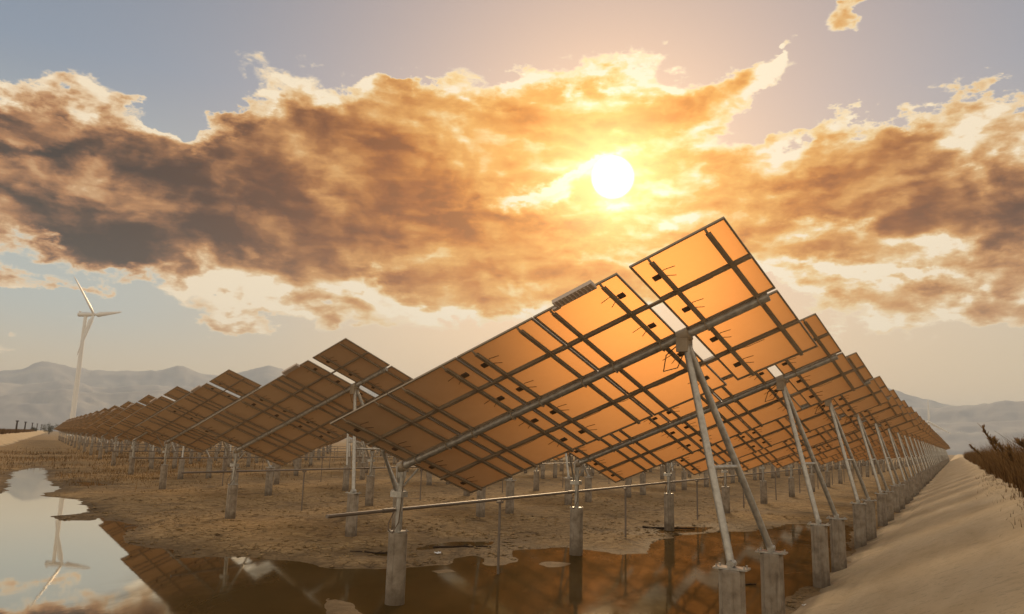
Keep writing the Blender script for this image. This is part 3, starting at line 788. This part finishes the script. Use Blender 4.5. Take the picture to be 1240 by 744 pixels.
# ------------------------------------------------------------------ mountains
def ridge(name, label, prof, dist, depth, foot, seed, rough):
    """prof: azimuth (deg), elevation above the horizon (deg) of the skyline"""
    a = np.array([p[0] for p in prof]); e = np.array([p[1] for p in prof])
    az = np.linspace(a[0], a[-1], 420); h = np.interp(az, a, e)
    k = np.ones(7) / 7; h = np.convolve(np.pad(h, 3, 'edge'), k, 'valid')
    t = np.linspace(-1, 1, 41)
    AZ, TT = np.meshgrid(np.radians(az), t)
    DD = dist + TT * depth
    H = np.tan(np.radians(h))[None, :] * dist + 3.366
    n = fbm(AZ * 60 + seed, TT * 3.0, 6, seed, 0.55)
    spur = 1 - np.abs(fbm(AZ * 26 + TT * 1.5, TT * 3.0 + seed, 5, seed + 5) * 2 - 1)
    shape = np.clip(1 - np.abs(TT) ** 1.25, 0, 1)
    Z = H * shape * (1 - rough * (1 - spur) * np.clip(np.abs(TT) * 3, 0, 1)) + (n - 0.5) * H * 0.10 * shape - foot * (1 - shape) * 0 - 8 * (np.abs(TT) > 0.97)
    v = np.stack([np.sin(AZ) * DD, np.cos(AZ) * DD, Z], -1).reshape(-1, 3)
    o = obj(name, mesh_np(name, v, grid_faces(41, 420), [M['hill']]))
    tag(o, label, kind='structure')
ridge('mountain_range', 'distant blue grey mountain range on the horizon', [(-37.57, 2.70), (-34.36, 3.65), (-33.14, 3.79), (-32.55, 4.15), (-32.00, 4.47), (-31.19, 4.31), (-30.08, 4.07), (-28.37, 4.02), (-25.86, 4.13), (-24.08, 4.65), (-22.81, 4.32), (-21.81, 4.03), (-19.40, 4.57), (-17.55, 5.04), (-16.41, 4.55), (-13.53, 4.08), (-9.24, 3.76), (-3.61, 3.33), (5.23, 2.93), (14.41, 3.21), (22.93, 3.74), (26.12, 4.41), (27.37, 4.12), (28.59, 3.73), (30.47, 3.17), (31.85, 2.96), (34.49, 2.64), (37.77, 2.39)], 5000, 1300, 0, 3, 0.2)
ridge('foothills', 'hazy foothills in front of the mountain range', [(-37.65, 3.29), (-35.57, 3.04), (-34.26, 2.87), (-32.93, 2.75), (-30.93, 3.30), (-29.73, 3.16), (-28.83, 2.83), (-25.77, 3.23), (-21.50, 3.11), (-13.44, 2.86), (-1.05, 2.15), (17.31, 2.22), (25.51, 2.66), (28.05, 2.95), (30.46, 3.06), (32.32, 3.22), (33.45, 3.37), (34.98, 3.41), (37.88, 3.62)], 3500, 850, 0, 11, 0.25)
ridge('low_hills', 'low pale hills at the foot of the range', [(-37.44, 1.71), (-34.16, 2.05), (-32.44, 2.41), (-31.09, 2.65), (-28.70, 2.51), (-24.70, 2.94), (-19.24, 2.62), (-12.21, 2.30), (5.24, 1.68), (22.84, 1.72), (27.98, 1.85), (31.78, 2.00), (34.88, 2.23), (37.77, 2.39)], 2500, 500, 0, 19, 0.3)

# ------------------------------------------------------------------ blades: reeds, dry grass, scrub (what nobody could count)
def blades(name, pts, heights, width, lean, mat_, label, segs=3, drift=(0, 0), bushy=0.0, kind='stuff', seed=1):
    r = np.random.default_rng(seed); n = len(pts); pts = np.asarray(pts)
    ang = r.uniform(0, 2 * np.pi, n); wv_ = np.stack([np.cos(ang), np.sin(ang)], -1) * (width * r.uniform(0.6, 1.4, n))[:, None]
    la = r.uniform(0, 2 * np.pi, n); lm = np.abs(r.normal(0, lean, n))
    le = np.stack([np.cos(la), np.sin(la)], -1) * (lm * heights)[:, None] + np.asarray(drift)[None, :] * heights[:, None]
    rows = []
    for k in range(segs + 1):
        t = k / segs; c = pts[:, :2] + le * t ** 1.7; z = pts[:, 2] + heights * (t - 0.18 * np.minimum(lm, 1.2) * t ** 2)
        wk = wv_ * (1 - 0.85 * t)
        rows.append(np.stack([np.concatenate([c - wk, z[:, None]], 1), np.concatenate([c + wk, z[:, None]], 1)], 1))
    V = np.stack(rows, 1)   # n, segs+1, 2, 3
    m = (segs + 1) * 2; base = (np.arange(n) * m)[:, None]
    F = np.concatenate([np.stack([base[:, 0] + 2 * k, base[:, 0] + 2 * k + 1, base[:, 0] + 2 * k + 3, base[:, 0] + 2 * k + 2], -1) for k in range(segs)])
    me = mesh_np(name, V.reshape(-1, 3), F, [mat_], False)
    at_ = me.attributes.new('tone', 'FLOAT', 'POINT'); at_.data.foreach_set('value', np.repeat(r.uniform(0, 1, n) ** 1.5, m).astype(np.float32))
    o = obj(name, me); tag(o, label, kind=kind)
    return o

# reeds along the crest of the bank
rw = rng.uniform(0, 1, 26000)
r_ = 9 + 260 * rw ** 2.2
q_ = CREST_Q + 0.35 + np.abs(rng.normal(0, 1.0, len(r_))) * 1.3 + (fbm(r_ * 0.7, r_ * 0, 3, 31) - 0.5) * 0.9
dens = fbm(r_ * 0.55, q_ * 0.6, 4, 33)
keep = dens > 0.33
r_, q_, dens = r_[keep], q_[keep], dens[keep]
zz = np.full(len(r_), CREST_Z + 0.05)
hh = (0.15 + 2.3 * dens + 0.35 * np.clip(q_ - CREST_Q - 0.6, 0, 1.6)) * rng.uniform(0.55, 1.15, len(r_))
blades('dry_reeds', np.stack([RH.x * r_ + QH.x * q_, RH.y * r_ + QH.y * q_, zz], -1), hh, 0.012 + 0.0, 0.35, M['reeds'], 'dense brown dry reeds along the crest of the canal bank', drift=(-0.10, 0.0), seed=5)
# straggling tufts on the slope just under the crest
r2 = rng.uniform(9, 60, 900); q2 = CREST_Q - np.abs(rng.normal(0, 0.35, len(r2))) + 0.2
k2 = fbm(r2 * 0.9, q2, 3, 41) > 0.52; r2, q2 = r2[k2], q2[k2]
z2 = (q2 - TOE_Q) / (CREST_Q - TOE_Q) * CREST_Z
blades('dry_tufts', np.stack([RH.x * r2 + QH.x * q2, RH.y * r2 + QH.y * q2, np.minimum(z2, CREST_Z)], -1), rng.uniform(0.06, 0.22, len(r2)), 0.008, 0.8, M['reeds'], 'sparse dry tufts hanging over the edge of the bank', seed=6)

# dry grass around the far left rows and in patches on the mud
def patch(n, cx, cy, sx, sy, thr, hmin, hmax, seed, name, label, width=0.02):
    r = np.random.default_rng(seed)
    x = r.normal(cx, sx, n); y = r.normal(cy, sy, n)
    d = fbm(x * 0.22, y * 0.22, 4, seed); s = sdf(SHORE, x, y)
    k = (d > thr) & (s > 0.6); x, y, d = x[k], y[k], d[k]
    z = ground_z(x, y) - 0.01
    blades(name, np.stack([x, y, z], -1), (hmin + (hmax - hmin) * (d - thr) / (0.8 - thr)) * r.uniform(0.5, 1.2, len(x)), width, 0.45, M['dry_grass'], label, segs=2, seed=seed)
patch(11000, -55, 98, 16, 20, 0.46, 0.2, 0.6, 51, 'dry_grass', 'tall dry tan grass beside the far left rows of trackers', 0.03)
patch(3000, -26, 56, 6, 7, 0.53, 0.08, 0.25, 52, 'dry_grass', 'short dry grass on the mud between the left rows', 0.018)
patch(5000, -34, 66, 6, 10, 0.48, 0.15, 0.5, 53, 'dry_grass', 'dry grass fringe behind the left end of the pond', 0.02)
patch(1500, -3, 44, 16, 9, 0.60, 0.04, 0.14, 54, 'dry_stubble', 'thin dry stubble scattered on the mud under the trackers', 0.012)
# shore grit: small stones and clods
def clods(n, seed, name, label):
    r = np.random.default_rng(seed)
    x = r.uniform(-20, 14, n); y = 17 + 34 * r.uniform(0, 1, n) ** 1.6
    s = sdf(SHORE, x, y); d = fbm(x * 0.5, y * 0.5, 3, seed)
    qd = x * QH.x + y * QH.y
    k = (s > 0.05) & (d > 0.46) & (qd < TOE_Q - 0.1); x, y = x[k], y[k]; z = ground_z(x, y)
    ico = np.array([(0, 0, 1), (0.9, 0, 0.25), (0.28, 0.85, 0.25), (-0.72, 0.52, 0.25), (-0.72, -0.52, 0.25), (0.28, -0.85, 0.25), (0, 0, -0.6)])
    fc = np.array([(0, 1, 2), (0, 2, 3), (0, 3, 4), (0, 4, 5), (0, 5, 1), (6, 2, 1), (6, 3, 2), (6, 4, 3), (6, 5, 4), (6, 1, 5)])
    m = len(x); sc_ = 0.014 + 0.085 * r.uniform(0, 1, m) ** 5
    V = ico[None] * (r.uniform(0.6, 1.4, (m, 7, 1)) * sc_[:, None, None]) * np.array([1.2, 1.2, 0.6]); V = V + np.stack([x, y, z], -1)[:, None]
    F = (fc[None] + (np.arange(m) * 7)[:, None, None]).reshape(-1, 3)
    o = obj(name, mesh_np(name, V.reshape(-1, 3), F, [M['mud']], False)); tag(o, label, kind='stuff')
clods(30000, 61, 'mud_clods', 'small mud clods and pebbles strewn over the flat')

# ------------------------------------------------------------------ bits lying on the mud and in the water
def scrap(x, y, label, seed, s=0.10):
    r = random.Random(seed); b = MB(); n = 5
    vs = [((i - 2) * s * 0.5 + r.uniform(-1, 1) * s * 0.2, (j - 2) * s * 0.4 + r.uniform(-1, 1) * s * 0.2, 0.02 + r.random() * s * 0.6) for j in range(n) for i in range(n)]
    b.add(vs, [(j * n + i, j * n + i + 1, (j + 1) * n + i + 1, (j + 1) * n + i) for j in range(n - 1) for i in range(n - 1)])
    o = obj('plastic_scrap', b.mesh('plastic_scrap', [M['white_paint']])); o.location = (x, y, float(ground_z(np.array([x]), np.array([y]))[0]))
    sd_ = o.modifiers.new('thick', 'SOLIDIFY'); sd_.thickness = 0.006
    tag(o, label, 'scrap')
def stick(x, y, rot, ln, rad, name, label, cat, seed, z=None):
    r = random.Random(seed); b = MB(); k = 6
    pts = [((t / k - 0.5) * ln, r.uniform(-1, 1) * rad * 1.5, rad * 0.6 + r.uniform(-0.3, 0.3) * rad) for t in range(k + 1)]
    b.tube(pts, [rad * (1 - 0.09 * t) for t in range(k + 1)], 7)
    b.tube([pts[3], (pts[3][0] + ln * 0.12, ln * 0.10, rad * 2)], [rad * 0.5, rad * 0.2], 5)
    o = obj(name, b.mesh(name, [M['post_wood']])); o.location = (x, y, max(WATER_Z, float(ground_z(np.array([x]), np.array([y]))[0]))); o.rotation_euler = (0, 0, rot)
    tag(o, label, cat)
scrap(-2.03, 23.31, 'small white plastic scrap on the mud right of the nearest low post', 1)
scrap(6.57, 17.08, 'small white plastic scrap at the foot of the canal bank', 2, 0.07)
stick(5.86, 19.67, 0.1, 1.0, 0.03, 'branch', 'dead branch lying in the water between the two nearest leg piles', 'branch', 3)
stick(-1.40, 25.05, 0.25, 1.9, 0.035, 'branch', 'dark curved branch on the mud right of the nearest low post', 'branch', 4)
stick(-3.89, 23.32, -0.1, 1.6, 0.03, 'branch', 'dark branch on the mud left of the nearest low post', 'branch', 5)
stick(6.76, 32.05, 0.05, 2.2, 0.06, 'driftwood', 'dark driftwood piled against a low post at the water edge', 'driftwood', 6)

# ------------------------------------------------------------------ the leaning reed stalk and neighbours by the bank crest
def reed(base, tip, plume, label, seed):
    r = random.Random(seed); base = Vector(base); tip = Vector(tip)
    e = obj('reed', None); e.location = base; tag(e, label, 'reed', 'tall reeds on the bank crest')
    d = tip - base; mid = d * 0.5 + Vector((0.10, 0, 0.12))
    b = MB(); b.tube([(0, 0, -0.1), mid * 0.5 + Vector((0.02, 0, 0.03)), mid, d], [0.024, 0.020, 0.016, 0.008], 6); obj('stem', b.mesh('stem', [M['reeds']]), e)
    b = MB()
    for k in range(90):
        t = 1 - plume * r.random(); p = d * t + (mid * 2 - d) * 0.0
        q = p + Vector((r.uniform(-1, 1), r.uniform(-1, 1), r.uniform(-0.2, 1))) * 0.15 + d.normalized() * 0.10
        w = Vector((r.uniform(-1, 1), r.uniform(-1, 1), r.uniform(-1, 1))).normalized() * 0.034
        b.add([p - w, p + w, q + w * 0.5, q - w * 0.5], [(0, 1, 2, 3)])
    obj('plume', b.mesh('plume', [M['reeds']]), e)
    for k in range(4):
        t = 0.3 + 0.15 * k; p = mid * 2 * t * (1 - t) + d * t * t
        q = p + Vector((r.uniform(-0.5, 0.5), r.uniform(-0.5, 0.5), 0.25)); w = Vector((0.012, 0.012, 0))
        b = MB(); m_ = (p + q) / 2 + Vector((0, 0, 0.1)); b.add([p - w, p + w, m_ + w, m_ - w], [(0, 1, 2, 3)]); b.add([m_ - w, m_ + w, q], [(0, 1, 2)])
        obj('leaf', b.mesh('leaf', [M['reeds']]), e)
reed((20.08, 29.95, 2.1), (19.22, 30.51, 4.40), 0.42, 'tall brown reed with feathery plume leaning left over the bank crest', 3)
reed((22.64, 33.08, 2.1), (21.68, 33.72, 4.04), 0.3, 'shorter plumed reed close behind the tall leaning reed', 4)
reed((16.01, 21.90, 2.1), (15.23, 22.44, 3.72), 0.35, 'plumed reed at the right edge standing above the brush', 5)
reed((18.46, 27.42, 2.1), (18.26, 27.56, 3.55), 0.3, 'thin reed head just right of the tall leaning reed', 6)
reed((32.66, 50.39, 2.1), (31.36, 51.21, 3.86), 0.3, 'small reed head at the far end of the brush on the bank', 7)

# ------------------------------------------------------------------ left dike with posts and a far tree
DIKE0, DIKED = Vector((-62.0, 88.0)), Vector((-0.5135, 0.8581))
DIKEN = Vector((-DIKED.y, DIKED.x))
tt = axis_lines(-60, 1600, 1.2, 1.03, -20, 60)
PQ = np.array([(-1.2, -0.5), (-0.3, -0.1)] + [(5.0 * t, 1.9 * t) for t in np.linspace(0, 1, 12)] + [(6.0, 2.0), (11, 2.0), (18, -0.4)])
tg = np.repeat(tt[:, None], len(PQ), 1); ng = np.repeat(PQ[None, :, 0], len(tt), 0); zg = np.repeat(PQ[None, :, 1], len(tt), 0)
ng = ng + (fbm(tg * 0.15, ng * 0 + 1, 4, 71) - 0.5) * 2.2; zg = zg + (fbm(tg * 0.3, ng * 0.5, 4, 72) - 0.5) * 0.5
o = obj('dike', mesh_np('dike', np.stack([DIKE0.x + DIKED.x * tg + DIKEN.x * ng, DIKE0.y + DIKED.y * tg + DIKEN.y * ng, zg], -1).reshape(-1, 3), grid_faces(*tg.shape), [M['bank']]))
tag(o, 'low sandy dike at the left edge of the field', kind='structure')
r = np.random.default_rng(81); t_ = 520 * r.uniform(0, 1, 24000) ** 1.5 - 10; n_ = 4.6 + np.abs(r.normal(0, 1, len(t_))) * 2.0
blades('dry_scrub', np.stack([DIKE0.x + DIKED.x * t_ + DIKEN.x * n_, DIKE0.y + DIKED.y * t_ + DIKEN.y * n_, np.full(len(t_), 1.75)], -1), r.uniform(0.7, 1.7, len(t_)) * (0.7 + 0.5 * fbm(t_ * 0.2, n_ * 0, 3, 82)), 0.06, 0.4, M['reeds'], 'dark dry scrub along the top of the left dike', segs=2, seed=83)
NAMES_P = ['first and tallest looking', 'second', 'third', 'fourth', 'fifth and smallest looking']
for k, a_ in enumerate((-33.05, -32.60, -32.22, -31.95, -31.72)):
    ta = math.tan(math.radians(a_)); c = DIKE0 + DIKEN * 8.0
    s_ = (c.y * ta - c.x) / (DIKED.x - DIKED.y * ta); p = c + DIKED * s_
    h = 4.2 + 0.25 * k + s_ * 0.002
    e = obj('marker_post', None); e.location = (p.x, p.y, 1.9); tag(e, f'{NAMES_P[k]} dark post from the left on top of the dike', 'post', 'dark posts on top of the left dike')
    b = MB(); b.tube([(0, 0, -0.5), (0, 0, h - 0.5), (0.03, 0, h)], [0.42, 0.36, 0.3], 8); obj('shaft', b.mesh('shaft', [M['post_wood']]), e)
    b = MB(); b.box(-0.55, 0.55, -0.4, 0.4, h, h + 0.5); obj('cap', b.mesh('cap', [M['post_wood']]), e)

def small_tree(x, y, h, label, seed):
    r = random.Random(seed)
    e = obj('tree', None); e.location = (x, y, 0); tag(e, label, 'tree', 'small trees at the far left end of the rows')
    b = MB(); b.tube([(0, 0, -0.3), (0.1, 0, h * 0.3), (0, 0.1, h * 0.6)], [0.28, 0.2, 0.1], 8)
    for k in range(6):
        a = r.uniform(0, 6.28); b.tube([(0.05, 0, h * (0.2 + 0.06 * k)), (math.cos(a) * h * 0.3, math.sin(a) * h * 0.3, h * (0.45 + 0.08 * k))], [0.1, 0.03], 5)
    obj('trunk', b.mesh('trunk', [M['bark']]), e)
    b = MB(); cl = [(r.gauss(0, h * 0.24), r.gauss(0, h * 0.24), h * r.uniform(0.3, 0.95)) for k in range(16)]
    for k in range(1500):
        c = cl[k % 16]; p = Vector((c[0] + r.gauss(0, h * 0.10), c[1] + r.gauss(0, h * 0.10), c[2] + r.gauss(0, h * 0.08)))
        u = Vector((r.uniform(-1, 1), r.uniform(-1, 1), r.uniform(-1, 1))).normalized() * 0.22; w = u.orthogonal().normalized() * 0.14
        b.add([p - u, p + w, p + u, p - w], [(0, 1, 2, 3)])
    obj('crown', b.mesh('crown', [M['leaf']]), e)
small_tree(-335, 552, 7.5, 'round dark tree at the far left end of the tracker rows', 1)
small_tree(-352, 560, 4.5, 'low bushy tree left of the round dark tree', 2)


# ------------------------------------------------------------------ air
def f_haze(T, o):
    v = T.node('ShaderNodeVolumePrincipled')
    v.inputs['Color'].default_value = (0.76, 0.87, 1.0, 1); v.inputs['Density'].default_value = HAZE_DENSITY; v.inputs['Anisotropy'].default_value = 0.0
    T.l.new(v.outputs[0], o.inputs['Volume'])
HAZE_DENSITY = 1.1e-4
if HAZE_DENSITY > 0:
    b = MB(); b.box(-9000, 9000, -600, 9500, -3, 560)
    o = obj('haze', b.mesh('haze', [mat('haze_air', f_haze)])); tag(o, 'thin pale evening haze over the plain', kind='stuff')
